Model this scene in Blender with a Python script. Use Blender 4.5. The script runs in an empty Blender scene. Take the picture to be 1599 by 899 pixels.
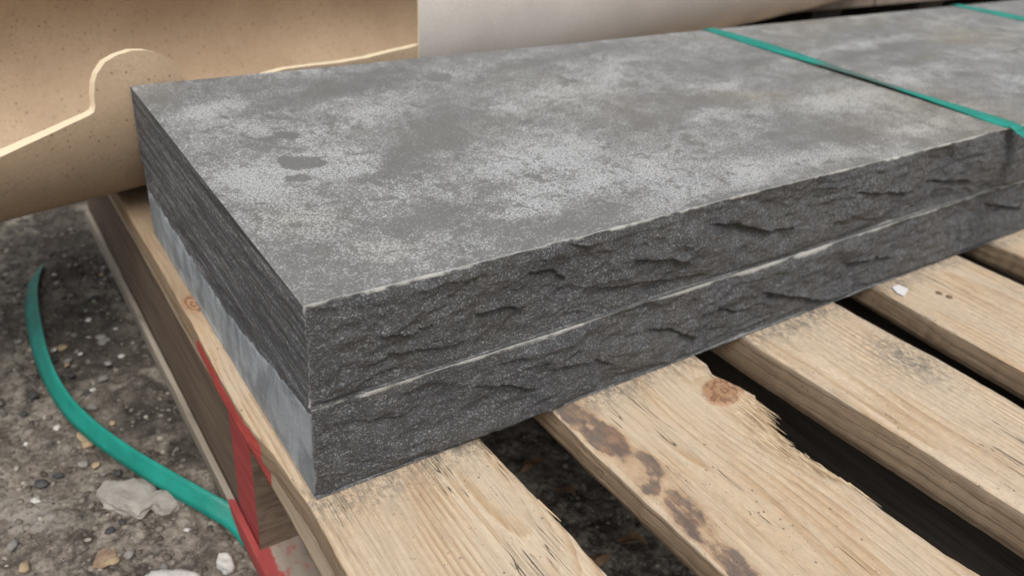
import bpy, math, random
import numpy as np
from mathutils import Matrix, Vector

scene = bpy.context.scene
COL = scene.collection
R_ = math.radians

# ------------------------------------------------------------------ camera
F = 1283.354                                   # focal length in pixels of a 1599 px wide frame
CAM = np.array([-0.11347, -0.306065, 0.211949])
ROT = np.array([[0.82565625, -0.55742457, 0.0870035],
                [-0.22975265, -0.47306313, -0.85054394],
                [0.51527224, 0.68226763, -0.51865731]])   # rows: right, down, forward
cam_data = bpy.data.cameras.new('camera')
cam_data.sensor_width = 36
cam_data.lens = F / 1599 * 36
cam_data.clip_start = 0.01
cam_data.clip_end = 300
cam_data.dof.use_dof = True
cam_data.dof.focus_distance = 0.455
cam_data.dof.aperture_fstop = 8.5
cam = bpy.data.objects.new('camera', cam_data)
COL.objects.link(cam)
m = Matrix.Identity(4)
for i in range(3):
    m[i][0] = ROT[0][i]; m[i][1] = -ROT[1][i]; m[i][2] = -ROT[2][i]; m[i][3] = CAM[i]
cam.matrix_world = m
scene.camera = cam

# ------------------------------------------------------------------ world and sun (overcast)
SUN_EL, SUN_AZ = 58, 200                        # azimuth measured clockwise from +Y
world = bpy.data.worlds.new('World'); scene.world = world
world.use_nodes = True
wn = world.node_tree.nodes; wl = world.node_tree.links
bg = wn['Background']
sky = wn.new('ShaderNodeTexSky'); sky.sky_type = 'NISHITA'; sky.sun_disc = False
sky.sun_elevation = R_(SUN_EL); sky.sun_rotation = R_(SUN_AZ)
sky.air_density = 1.0; sky.dust_density = 6.0; sky.ozone_density = 1.0
hsv = wn.new('ShaderNodeHueSaturation'); hsv.inputs['Saturation'].default_value = 0.22
wl.new(sky.outputs[0], hsv.inputs['Color']); wl.new(hsv.outputs[0], bg.inputs['Color'])
bg.inputs['Strength'].default_value = 0.15
sun_data = bpy.data.lights.new('sun', 'SUN'); sun_data.energy = 1.3; sun_data.angle = R_(28)
sun_data.color = (1.0, 0.96, 0.90)
sun = bpy.data.objects.new('sun', sun_data); COL.objects.link(sun)
az = R_(SUN_AZ); el = R_(SUN_EL)
sdir = Vector((math.sin(az) * math.cos(el), math.cos(az) * math.cos(el), math.sin(el)))
sun.rotation_euler = sdir.to_track_quat('Z', 'Y').to_euler()
scene.view_settings.view_transform = 'Standard'
scene.view_settings.look = 'None'
scene.view_settings.gamma = 1
scene.view_settings.exposure = 0.0

# ------------------------------------------------------------------ maths helpers
def ray(px, py):
    return ROT.T @ np.array([(px - 799.5) / F, (py - 449.5) / F, 1.0])
def on(px, py, axis, val):                      # point of the photograph laid on an axis-aligned plane
    d = ray(px, py); return CAM + d * (val - CAM[axis]) / d[axis]
def sstep(a, b, x):
    t = np.clip((x - a) / (b - a), 0, 1); return t * t * (3 - 2 * t)
def _h(ix, iy, iz, seed):
    n = (ix.astype(np.int64) * 374761393 + iy.astype(np.int64) * 668265263 + iz.astype(np.int64) * 2147483647 + seed * 1274126177) & 0xffffffff
    n = ((n ^ (n >> 13)) * 1274126177) & 0xffffffff
    n = ((n ^ (n >> 15)) * 2246822519) & 0xffffffff
    return ((n ^ (n >> 16)) & 0xffff) / 65535.0
def noise(x, y, z=0.0, seed=0):                 # value noise in -1..1
    x, y, z = np.broadcast_arrays(np.asarray(x, float), np.asarray(y, float), np.asarray(z, float))
    ix, iy, iz = np.floor(x), np.floor(y), np.floor(z)
    fx, fy, fz = x - ix, y - iy, z - iz
    fx = fx * fx * (3 - 2 * fx); fy = fy * fy * (3 - 2 * fy); fz = fz * fz * (3 - 2 * fz)
    ix = ix.astype(np.int64); iy = iy.astype(np.int64); iz = iz.astype(np.int64)
    def l(a, b, t): return a + (b - a) * t
    r = l(l(l(_h(ix, iy, iz, seed), _h(ix + 1, iy, iz, seed), fx), l(_h(ix, iy + 1, iz, seed), _h(ix + 1, iy + 1, iz, seed), fx), fy),
          l(l(_h(ix, iy, iz + 1, seed), _h(ix + 1, iy, iz + 1, seed), fx), l(_h(ix, iy + 1, iz + 1, seed), _h(ix + 1, iy + 1, iz + 1, seed), fx), fy), fz)
    return r * 2 - 1
def fbm(x, y, z=0.0, seed=0, oct=4, gain=0.5):
    a, s, t = 1.0, 0.0, 0.0
    for k in range(oct):
        s = s + a * noise(x * 2 ** k, y * 2 ** k, z * 2 ** k, seed + k * 17); t += a; a *= gain
    return s / t

# ------------------------------------------------------------------ object helpers
def tag(o, label=None, cat=None, group=None, kind=None):
    if label: o['label'] = label
    if cat: o['category'] = cat
    if group: o['group'] = group
    if kind: o['kind'] = kind
    return o
def empty(name, loc=(0, 0, 0)):
    o = bpy.data.objects.new(name, None); o.location = loc; o.empty_display_size = 0.05
    COL.objects.link(o); return o
def link(name, me, mats, parent=None):
    for mt in (mats if isinstance(mats, (list, tuple)) else [mats]): me.materials.append(mt)
    o = bpy.data.objects.new(name, me); COL.objects.link(o)
    if parent: o.parent = parent; o.matrix_parent_inverse = Matrix.Identity(4); o.location = -Vector(parent.location)
    return o
class MB:                                        # collects grids and loose shapes into one mesh
    def __init__(s): s.v = []; s.f = []; s.mi = []; s.n = 0; s.at = {}
    def grid(s, P, mi=0, flip=False, **attrs):   # P: (a, b, 3)
        a, b = P.shape[:2]
        idx = np.arange(a * b).reshape(a, b) + s.n
        q = np.stack([idx[:-1, :-1], idx[1:, :-1], idx[1:, 1:], idx[:-1, 1:]], -1).reshape(-1, 4)
        if flip: q = q[:, ::-1]
        s.v.append(P.reshape(-1, 3)); s.f.append(q); s.mi.append(np.full(len(q), mi))
        for k in set(list(attrs) + list(s.at)):
            s.at.setdefault(k, [np.zeros(s.n)] if s.n else [])
            s.at[k].append(np.broadcast_to(attrs.get(k, 0.0), (a, b)).reshape(-1).astype(float))
        s.n += a * b
    def build(s, name, mats, parent=None, weld=None, smooth=True):
        v = np.concatenate(s.v); f = np.concatenate(s.f); mi = np.concatenate(s.mi)
        me = bpy.data.meshes.new(name)
        me.vertices.add(len(v)); me.vertices.foreach_set('co', v.astype(np.float32).ravel())
        me.loops.add(len(f) * 4); me.loops.foreach_set('vertex_index', f.astype(np.int32).ravel())
        me.polygons.add(len(f)); me.polygons.foreach_set('loop_start', np.arange(len(f), dtype=np.int32) * 4)
        me.polygons.foreach_set('material_index', mi.astype(np.int32))
        for k, l in s.at.items():
            a = me.attributes.new(k, 'FLOAT', 'POINT'); a.data.foreach_set('value', np.concatenate(l).astype(np.float32))
        me.update(calc_edges=True)
        if smooth: me.polygons.foreach_set('use_smooth', np.ones(len(f), bool))
        me.validate()
        return link(name, me, mats, parent)
def pymesh(name, verts, faces, mats, parent=None, smooth=False):
    me = bpy.data.meshes.new(name); me.from_pydata([tuple(map(float, p)) for p in verts], [], faces); me.update()
    if smooth: me.polygons.foreach_set('use_smooth', [True] * len(me.polygons))
    return link(name, me, mats, parent)

# ------------------------------------------------------------------ material helpers
class Mat:
    def __init__(s, name):
        s.m = bpy.data.materials.new(name); s.m.use_nodes = True
        s.n = s.m.node_tree.nodes; s.l = s.m.node_tree.links
        s.b = s.n['Principled BSDF']; s.c = s.n.new('ShaderNodeTexCoord').outputs['Object']
    def val(s, sock, v):
        if hasattr(v, 'links') or isinstance(v, bpy.types.NodeSocket): s.l.new(v, sock)
        else: sock.default_value = v
    def noise(s, scale, detail=3, rough=0.5, vec=None, dist=0.0, col=False):
        n = s.n.new('ShaderNodeTexNoise'); n.inputs['Scale'].default_value = scale
        n.inputs['Detail'].default_value = detail; n.inputs['Roughness'].default_value = rough; n.inputs['Distortion'].default_value = dist
        s.l.new(vec if vec is not None else s.c, n.inputs['Vector']); return n.outputs['Color' if col else 'Fac']
    def voro(s, scale, vec=None, feat='F1', out='Distance', rnd=1.0):
        n = s.n.new('ShaderNodeTexVoronoi'); n.feature = feat; n.inputs['Scale'].default_value = scale
        n.inputs['Randomness'].default_value = rnd
        s.l.new(vec if vec is not None else s.c, n.inputs['Vector']); return n.outputs[out]
    def map(s, scale, loc=(0, 0, 0), rot=(0, 0, 0), vec=None):
        n = s.n.new('ShaderNodeMapping'); n.inputs['Scale'].default_value = scale; n.inputs['Location'].default_value = loc
        n.inputs['Rotation'].default_value = rot
        s.l.new(vec if vec is not None else s.c, n.inputs['Vector']); return n.outputs[0]
    def math(s, op, a, b=0.0, c=0.0, clamp=False):
        n = s.n.new('ShaderNodeMath'); n.operation = op; n.use_clamp = clamp
        s.val(n.inputs[0], a); s.val(n.inputs[1], b); s.val(n.inputs[2], c); return n.outputs[0]
    def ramp(s, x, a, b, lo=0.0, hi=1.0):
        n = s.n.new('ShaderNodeMapRange'); n.interpolation_type = 'SMOOTHSTEP'
        s.val(n.inputs['Value'], x); s.val(n.inputs['From Min'], a); s.val(n.inputs['From Max'], b)
        s.val(n.inputs['To Min'], lo); s.val(n.inputs['To Max'], hi); return n.outputs['Result']
    def mix(s, f, a, b, mode='MIX'):
        n = s.n.new('ShaderNodeMix'); n.data_type = 'RGBA'; n.blend_type = mode
        s.val(n.inputs[0], f)
        for k, v in ((6, a), (7, b)):
            if isinstance(v, (tuple, list)): v = tuple(v) + (1.0,) if len(v) == 3 else v
            s.val(n.inputs[k], v)
        return n.outputs[2]
    def attr(s, name):
        n = s.n.new('ShaderNodeAttribute'); n.attribute_name = name; return n.outputs['Fac']
    def sep(s, vec=None):
        n = s.n.new('ShaderNodeSeparateXYZ'); s.l.new(vec if vec is not None else s.c, n.inputs[0]); return n.outputs
    def rnd(s):
        return s.n.new('ShaderNodeObjectInfo').outputs['Random']
    def bump(s, h, dist, strength=1.0, normal=None):
        n = s.n.new('ShaderNodeBump'); n.inputs['Distance'].default_value = dist; n.inputs['Strength'].default_value = strength
        s.l.new(h, n.inputs['Height'])
        if normal is not None: s.l.new(normal, n.inputs['Normal'])
        return n.outputs[0]
    def done(s, col, rough=0.8, normal=None, spec=0.5):
        if isinstance(col, tuple): col = col + (1.0,)
        s.val(s.b.inputs['Base Color'], col); s.val(s.b.inputs['Roughness'], rough)
        s.b.inputs['Specular IOR Level'].default_value = spec
        if normal is not None: s.l.new(normal, s.b.inputs['Normal'])
        return s.m

# ---- stone
def mat_stone_top():
    M = Mat('stone top')
    dust = M.attr('dust'); edge = M.attr('chip'); warm = M.attr('warm')
    mid = M.noise(38, 6, 0.65); mid2 = M.noise(150, 4, 0.6)
    fine = M.noise(680, 2, 0.5, dist=0.6); fine2 = M.noise(1100, 2, 0.6)
    d = M.math('ADD', dust, M.math('MULTIPLY', M.math('SUBTRACT', mid, 0.5), 1.5))
    d = M.math('ADD', d, M.math('MULTIPLY', M.math('SUBTRACT', mid2, 0.5), 0.8))
    mot = M.ramp(M.noise(62, 7, 0.7, dist=1.2), 0.53, 0.63); d = M.math('SUBTRACT', d, M.math('MULTIPLY', mot, 0.65))
    d = M.math('ADD', d, 0.04)
    thr = M.ramp(d, -0.35, 1.1, 0.60, 0.45)
    g = M.math('ADD', M.math('MULTIPLY', fine, 0.65), M.math('MULTIPLY', fine2, 0.35))
    white = M.ramp(M.math('SUBTRACT', g, thr), -0.012, 0.03)
    haze = M.ramp(d, -0.2, 1.3, 0.0, 0.32)
    base = M.mix(M.noise(24, 5, 0.6), (0.122, 0.121, 0.118), (0.176, 0.174, 0.162))
    base = M.mix(M.math('MULTIPLY', warm, 0.6), base, (0.19, 0.155, 0.105))
    base = M.mix(haze, base, (0.36, 0.37, 0.385))
    w = M.mix(warm, (0.40, 0.405, 0.405), (0.40, 0.375, 0.30))
    c = M.mix(M.math('MULTIPLY', white, M.ramp(d, -0.4, 0.9, 0.40, 0.92)), base, w)
    pit = M.ramp(M.noise(900, 2, 0.7), 0.30, 0.42, 0.72, 1.0)
    c = M.mix(1.0, c, M.mix(pit, (0, 0, 0), (1, 1, 1)), 'MULTIPLY')
    c = M.mix(edge, c, (0.62, 0.61, 0.58))
    h = M.math('ADD', M.math('MULTIPLY', fine, 0.6), fine2)
    rg = M.ramp(d, 0.0, 0.9, 0.42, 0.7)
    return M.done(c, rg, M.bump(h, 0.0006, 0.55), 0.5)
def mat_stone_split():
    M = Mat('split stone')
    edge = M.attr('chip'); fresh = M.attr('fresh')  # fresh: mask of the shade painted below the ledges
    lo = M.noise(16, 4, 0.6); mid = M.noise(90, 5, 0.7)
    st = M.noise(1.0, 4, 0.6, vec=M.map((680, 680, 860)), dist=0.5)
    st2 = M.noise(1.0, 2, 0.6, vec=M.map((1300, 1300, 1500)))
    base = M.mix(M.ramp(lo, 0.38, 0.62), (0.052, 0.053, 0.058), (0.062, 0.059, 0.054))
    base = M.mix(M.ramp(mid, 0.42, 0.72), base, (0.080, 0.080, 0.085))
    sp = M.math('ADD', M.math('MULTIPLY', st, 0.6), M.math('MULTIPLY', st2, 0.4))
    k = M.ramp(M.math('ADD', sp, M.math('MULTIPLY', M.math('SUBTRACT', mid, 0.5), 0.12)), 0.515, 0.60)
    k = M.math('MULTIPLY', k, M.math('SUBTRACT', 1.0, M.math('MULTIPLY', fresh, 0.8)))
    c = M.mix(M.math('MULTIPLY', k, 0.75), base, (0.265, 0.27, 0.28))
    c = M.mix(M.math('MULTIPLY', fresh, 0.55), c, (0.035, 0.031, 0.027))  # overhang shade painted dark beneath the ledges
    c = M.mix(edge, c, (0.62, 0.61, 0.57))
    h = M.math('ADD', M.math('MULTIPLY', st, 1.0), M.math('MULTIPLY', st2, 0.5))
    h = M.math('ADD', h, M.math('MULTIPLY', mid, 0.8))
    n1 = M.bump(h, 0.0020, 1.0)
    return M.done(c, 0.62, n1, 0.5)
def mat_stone_side():
    M = Mat('side of stone')
    edge = M.attr('chip'); sawn = M.attr('sawn')
    st = M.noise(1.0, 6, 0.7, vec=M.map((90, 11, 200)), dist=0.25)
    fine = M.noise(1.0, 3, 0.6, vec=M.map((600, 520, 800)), dist=0.3)
    base = M.mix(M.ramp(st, 0.35, 0.65), (0.066, 0.067, 0.070), (0.135, 0.137, 0.141))
    k = M.ramp(M.math('ADD', M.math('MULTIPLY', fine, 0.7), M.math('MULTIPLY', st, 0.5)), 0.62, 0.74)
    c = M.mix(M.math('MULTIPLY', k, 0.7), base, (0.34, 0.345, 0.35))
    # dusty sawn face, streaked up and down
    sk = M.noise(1.0, 4, 0.6, vec=M.map((60, 48, 24)), dist=0.8)
    fs = M.noise(420, 5, 0.75)
    d = M.mix(M.ramp(sk, 0.33, 0.62), (0.20, 0.22, 0.24), (0.42, 0.46, 0.49))
    d = M.mix(M.ramp(fs, 0.35, 0.65, 0.0, 0.5), d, (0.30, 0.32, 0.34))
    sawn = M.ramp(M.math('ADD', sawn, M.math('MULTIPLY', M.math('SUBTRACT', M.noise(150, 5, 0.7), 0.5), 0.9)), 0.35, 0.65)
    c = M.mix(sawn, c, d); c = M.mix(edge, c, (0.6, 0.59, 0.56))
    return M.done(c, 0.75, M.bump(M.math('ADD', fine, st), 0.0008, 0.7), 0.4)

# ---- wood; attributes: grain (ring phase), knot, stain, dirt, torn, paint, side
def mat_wood():
    M = Mat('softwood board')
    ph = M.attr('grain'); knot = M.attr('knot'); stain = M.attr('stain'); dirt = M.attr('dirt'); torn = M.attr('torn')
    paint = M.attr('paint'); side = M.attr('side'); knotr = M.attr('knotring')
    rv = M.rnd()
    n = M.noise(1.0, 4, 0.6, vec=M.map((160, 8, 160)))
    fib = M.noise(1.0, 4, 0.7, vec=M.map((900, 26, 900)))
    sw = M.math('FRACT', M.math('ADD', ph, M.math('MULTIPLY', M.math('SUBTRACT', n, 0.5), 0.45)))
    ring = M.ramp(sw, 0.30, 0.93); ring = M.math('SUBTRACT', ring, M.ramp(sw, 0.93, 1.0))
    big = M.noise(1.0, 3, 0.6, vec=M.map((26, 5, 26)))
    lightc = M.mix(M.ramp(big, 0.35, 0.65), (0.54, 0.395, 0.26), (0.625, 0.505, 0.37))
    c = M.mix(M.math('MULTIPLY', ring, M.ramp(M.noise(1.0, 3, 0.6, vec=M.map((34, 7, 34), loc=(2, 8, 4))), 0.35, 0.6, 0.30, 0.75)), lightc, (0.40, 0.255, 0.13))
    # weathered grey veil in broad patches
    wz = M.ramp(M.noise(1.0, 4, 0.6, vec=M.map((40, 12, 40), loc=(3, 1, 2))), 0.36, 0.60, 0.0, 0.7)
    c = M.mix(wz, c, (0.56, 0.46, 0.345))
    gz = M.ramp(M.noise(1.0, 5, 0.7, vec=M.map((110, 22, 110), loc=(5, 2, 7))), 0.52, 0.72, 0.0, 0.4)
    c = M.mix(gz, c, (0.38, 0.28, 0.18))
    c = M.mix(M.ramp(fib, 0.52, 0.74, 0.0, 0.6), c, (0.27, 0.185, 0.11))
    c = M.mix(M.ramp(fib, 0.46, 0.26, 0.0, 0.6), c, (0.70, 0.585, 0.42))
    # hairline cracks and short dark strokes along the grain
    cr = M.noise(1.0, 2, 0.5, vec=M.map((230, 9, 230), loc=(7, 4, 1)))
    crk = M.math('MULTIPLY', M.ramp(M.math('ABSOLUTE', M.math('SUBTRACT', cr, 0.5)), 0.011, 0.002), M.ramp(M.noise(1.0, 2, 0.5, vec=M.map((60, 14, 60), loc=(1, 9, 3))), 0.585, 0.64))
    c = M.mix(M.math('MULTIPLY', crk, 0.85), c, (0.075, 0.05, 0.03))
    # rough sawn sides and the first board's far top are browner
    sd = M.mix(M.ramp(M.noise(1.0, 4, 0.6, vec=M.map((30, 12, 120))), 0.35, 0.65), (0.245, 0.165, 0.10), (0.325, 0.235, 0.15))
    c = M.mix(M.math('MULTIPLY', side, 0.85), c, sd)
    # knot
    kc = M.mix(M.ramp(M.math('FRACT', M.math('ADD', M.math('MULTIPLY', knotr, 1.7), M.math('MULTIPLY', M.noise(95, 4, 0.7), 3.2))), 0.35, 0.95), (0.40, 0.235, 0.135), (0.21, 0.105, 0.06))
    c = M.mix(knot, c, kc)
    # torn fibres
    tf = M.noise(1.0, 3, 0.7, vec=M.map((620, 50, 620), rot=(0, 0, 0.15)))
    c = M.mix(M.math('MULTIPLY', torn, 0.95), c, M.mix(M.ramp(tf, 0.38, 0.62), (0.27, 0.175, 0.095), (0.72, 0.57, 0.38)))
    # bark and burn stain
    sn = M.noise(1.0, 5, 0.7, vec=M.map((90, 45, 90)))
    sm = M.ramp(M.math('ADD', stain, M.math('MULTIPLY', M.math('SUBTRACT', sn, 0.5), 0.9)), 0.42, 0.60)
    s1 = M.noise(1.0, 4, 0.7, vec=M.map((160, 45, 160)))
    sc = M.mix(M.ramp(s1, 0.42, 0.66), (0.095, 0.070, 0.070), (0.26, 0.165, 0.11))
    sc = M.mix(M.ramp(M.noise(55, 3), 0.48, 0.62, 0, 0.7), sc, (0.105, 0.098, 0.090))
    halo = M.ramp(M.math('ADD', stain, M.math('MULTIPLY', M.math('SUBTRACT', sn, 0.5), 0.6)), 0.12, 0.5, 0, 0.6)
    c = M.mix(halo, c, (0.40, 0.25, 0.14)); c = M.mix(M.math('MULTIPLY', sm, 0.85), c, sc)
    # dirt specks and mould
    sp = M.voro(620, rnd=1.0); spn = M.noise(140, 3, 0.6)
    spm = M.math('MULTIPLY', M.ramp(sp, 0.30, 0.12), M.ramp(M.math('ADD', spn, M.math('MULTIPLY', dirt, 0.32)), 0.60, 0.72))
    c = M.mix(M.math('MULTIPLY', spm, 0.85), c, (0.06, 0.05, 0.042))
    sp2 = M.math('MULTIPLY', M.ramp(M.voro(170), 0.16, 0.08), M.ramp(M.noise(30, 2), 0.52, 0.6))
    c = M.mix(M.math('MULTIPLY', sp2, 0.8), c, (0.10, 0.07, 0.05))
    dm = M.math('MULTIPLY', dirt, M.ramp(M.noise(1.0, 4, 0.7, vec=M.map((380, 200, 380))), 0.38, 0.60, 0.0, 0.8))
    c = M.mix(dm, c, (0.16, 0.145, 0.125))
    # red paint
    pm = M.ramp(M.math('ADD', paint, M.math('MULTIPLY', M.math('SUBTRACT', M.noise(1.0, 4, 0.7, vec=M.map((120, 60, 120))), 0.5), 0.7)), 0.42, 0.58, 0.0, 0.93)
    c = M.mix(pm, c, M.mix(M.noise(60, 3), (0.50, 0.045, 0.045), (0.60, 0.10, 0.085)))
    h = M.math('ADD', M.math('MULTIPLY', ring, -0.35), M.math('MULTIPLY', fib, 0.8))
    h = M.math('SUBTRACT', h, M.math('MULTIPLY', crk, 1.5))
    h = M.math('ADD', h, M.math('MULTIPLY', M.math('MULTIPLY', torn, tf), 2.0))
    return M.done(c, 0.72, M.bump(h, 0.0009, 0.9), 0.3)
def mat_old_wood(name, a, b, red=False):
    M = Mat(name)
    n = M.noise(1.0, 4, 0.6, vec=M.map((50, 6, 130)), dist=0.3); f = M.noise(1.0, 3, 0.7, vec=M.map((30, 12, 500)))
    c = M.mix(M.ramp(n, 0.35, 0.65), a, b); c = M.mix(M.ramp(f, 0.5, 0.7, 0, 0.55), c, tuple(v * 0.35 for v in a))
    if red:
        p = M.attr('paint')
        pm = M.ramp(M.math('ADD', p, M.math('MULTIPLY', M.math('SUBTRACT', M.noise(90, 5, 0.75), 0.5), 0.9)), 0.38, 0.60, 0, 0.93)
        c = M.mix(pm, c, M.mix(M.ramp(f, 0.3, 0.7), (0.33, 0.04, 0.042), (0.50, 0.085, 0.078)))
    return M.done(c, 0.8, M.bump(f, 0.0008, 0.6), 0.3)
def mat_ground():
    M = Mat('gravelly dirt')
    a = M.noise(9, 6, 0.65); b = M.noise(60, 6, 0.7); v = M.voro(150, out='Color'); vd = M.voro(150)
    c = M.mix(M.ramp(a, 0.35, 0.65), (0.040, 0.033, 0.027), (0.130, 0.110, 0.090))
    c = M.mix(M.ramp(M.noise(14, 5, 0.6), 0.55, 0.66, 0, 0.7), c, (0.30, 0.28, 0.25))
    c = M.mix(M.ramp(M.noise(26, 5, 0.6), 0.44, 0.34, 0, 0.7), c, (0.035, 0.032, 0.030))
    c = M.mix(M.ramp(b, 0.40, 0.66), c, (0.27, 0.24, 0.20))
    f = M.noise(330, 5, 0.75)
    c = M.mix(M.ramp(f, 0.56, 0.68, 0, 0.8), c, (0.36, 0.335, 0.30)); c = M.mix(M.ramp(f, 0.44, 0.33, 0, 0.75), c, (0.028, 0.026, 0.025))
    dp = M.ramp(M.math('ADD', M.attr('damp'), M.math('MULTIPLY', M.math('SUBTRACT', M.noise(22, 5, 0.65), 0.5), 0.9)), 0.30, 0.75, 0.0, 0.72)  # mask of the shade painted over the dirt
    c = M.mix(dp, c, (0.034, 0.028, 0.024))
    return M.done(c, 0.9, M.bump(M.math('ADD', b, M.math('MULTIPLY', vd, -0.6)), 0.004, 0.8), 0.3)
def mat_rock(name, a, b, scale=120):
    M = Mat(name)
    n = M.noise(scale, 5, 0.65); r = M.rnd()
    c = M.mix(M.ramp(n, 0.35, 0.65), a, b); c = M.mix(M.math('MULTIPLY', r, 0.35), c, tuple(v * 0.45 for v in a))
    return M.done(c, 0.85, M.bump(n, 0.001, 0.5), 0.3)
def mat_pebbles():
    M = Mat('mixed pebbles')
    n = M.n.new('ShaderNodeAttribute'); n.attribute_name = 'tone'
    c = M.mix(n.outputs['Fac'], (0.050, 0.046, 0.042), (0.42, 0.385, 0.33))
    c = M.mix(M.noise(200, 4), c, M.mix(0.5, c, (0.14, 0.105, 0.08)))
    return M.done(c, 0.85, M.bump(M.noise(400, 3), 0.0006, 0.5), 0.3)
def mat_board_pipe(name, a, b, speck=0.9, rough=0.75):
    M = Mat(name)
    n = M.noise(7, 5, 0.6); f = M.noise(420, 3, 0.7)
    c = M.mix(M.ramp(n, 0.3, 0.7), a, b)
    c = M.mix(M.ramp(f, 0.38, 0.62, 0.0, 0.18), c, tuple(v * 0.55 for v in a))
    v = M.voro(190); vs = M.sep(M.voro(190, out='Color'))
    k = M.math('MULTIPLY', M.ramp(v, 0.26, 0.08), M.ramp(vs[0], 0.70, 0.78))
    v2 = M.voro(300); vs2 = M.sep(M.voro(300, out='Color'))
    k2 = M.math('MULTIPLY', M.ramp(v2, 0.32, 0.2), M.ramp(vs2[1], 0.78, 0.83))
    c = M.mix(M.math('MULTIPLY', k, speck), c, (0.11, 0.07, 0.04)); c = M.mix(M.math('MULTIPLY', k2, speck * 0.6), c, (0.14, 0.09, 0.05))
    c = M.mix(M.attr('cut'), c, (0.72, 0.60, 0.42))
    return M.done(c, rough, M.bump(f, 0.0005, 0.5), 0.3)
def mat_strap():
    M = Mat('teal plastic strap')
    n = M.noise(1.0, 4, 0.6, vec=M.map((60, 18, 60)))
    c = M.mix(M.ramp(n, 0.35, 0.7), (0.004, 0.20, 0.155), (0.008, 0.27, 0.21))
    d = M.attr('dirt')
    dm = M.ramp(M.math('ADD', d, M.math('MULTIPLY', M.math('SUBTRACT', M.noise(260, 4, 0.7), 0.5), 1.0)), 0.38, 0.70, 0.0, 0.75)
    c = M.mix(dm, c, (0.085, 0.10, 0.09))
    # embossed diamond ribs of packing strap
    w = M.n.new('ShaderNodeTexWave'); w.inputs['Scale'].default_value = 260; w.bands_direction = 'DIAGONAL'; M.l.new(M.c, w.inputs['Vector'])
    return M.done(c, 0.5, M.bump(w.outputs['Fac'], 0.0001, 0.35), 0.5)

TOP, SPLIT, SIDE = mat_stone_top(), mat_stone_split(), mat_stone_side()
WOOD = mat_wood()
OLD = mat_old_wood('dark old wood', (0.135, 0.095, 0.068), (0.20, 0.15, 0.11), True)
BLACKW = mat_old_wood('gap shade wood', (0.050, 0.042, 0.036), (0.080, 0.068, 0.058))  # blackened to paint in the shade of gaps below boards and blocks
LOW = mat_old_wood('grey old wood', (0.30, 0.255, 0.205), (0.40, 0.35, 0.29), True)
GROUND = mat_ground()

# ------------------------------------------------------------------ layout constants (metres)
T = 0.06; W = 0.3332; L = 1.62
ZT = -0.1219                     # top of the pallet deck = underside of the lower slab
BT = 0.022                       # deck board thickness
Z_GROUND = -0.290

# ------------------------------------------------------------------ ground
def axis(c, near, far, step, grow=1.09):
    a = [0.0]; s = step
    while a[-1] < far:
        a.append(a[-1] + s)
        if a[-1] > near: s *= grow
    a = np.array(a); return np.concatenate([c - a[:0:-1], c + a])
gx = axis(0.0, 0.42, 60, 0.003, 1.1); gy = axis(0.35, 0.55, 60, 0.003, 1.1)
GX, GY = np.meshgrid(gx, gy, indexing='ij')
def ground_z(x, y):
    return Z_GROUND + 0.0060 * fbm(x * 9, y * 9, 0, 5, 3) + 0.0085 * fbm(x * 42, y * 42, 0, 9, 4, 0.6)
damp = np.zeros_like(GX)  # shade of the pallet and roll, painted into the ground colour
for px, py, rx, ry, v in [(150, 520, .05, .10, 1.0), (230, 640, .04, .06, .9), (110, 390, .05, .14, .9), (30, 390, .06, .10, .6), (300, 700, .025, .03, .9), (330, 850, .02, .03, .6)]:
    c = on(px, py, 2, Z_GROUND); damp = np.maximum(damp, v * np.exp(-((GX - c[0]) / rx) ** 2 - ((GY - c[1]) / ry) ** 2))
g = MB(); g.grid(np.stack([GX, GY, np.minimum(ground_z(GX, GY), Z_GROUND + 0.004)], -1), damp=damp); ground = g.build('ground', GROUND)  # damp attribute carries the painted shade
tag(ground, kind='structure')

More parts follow.
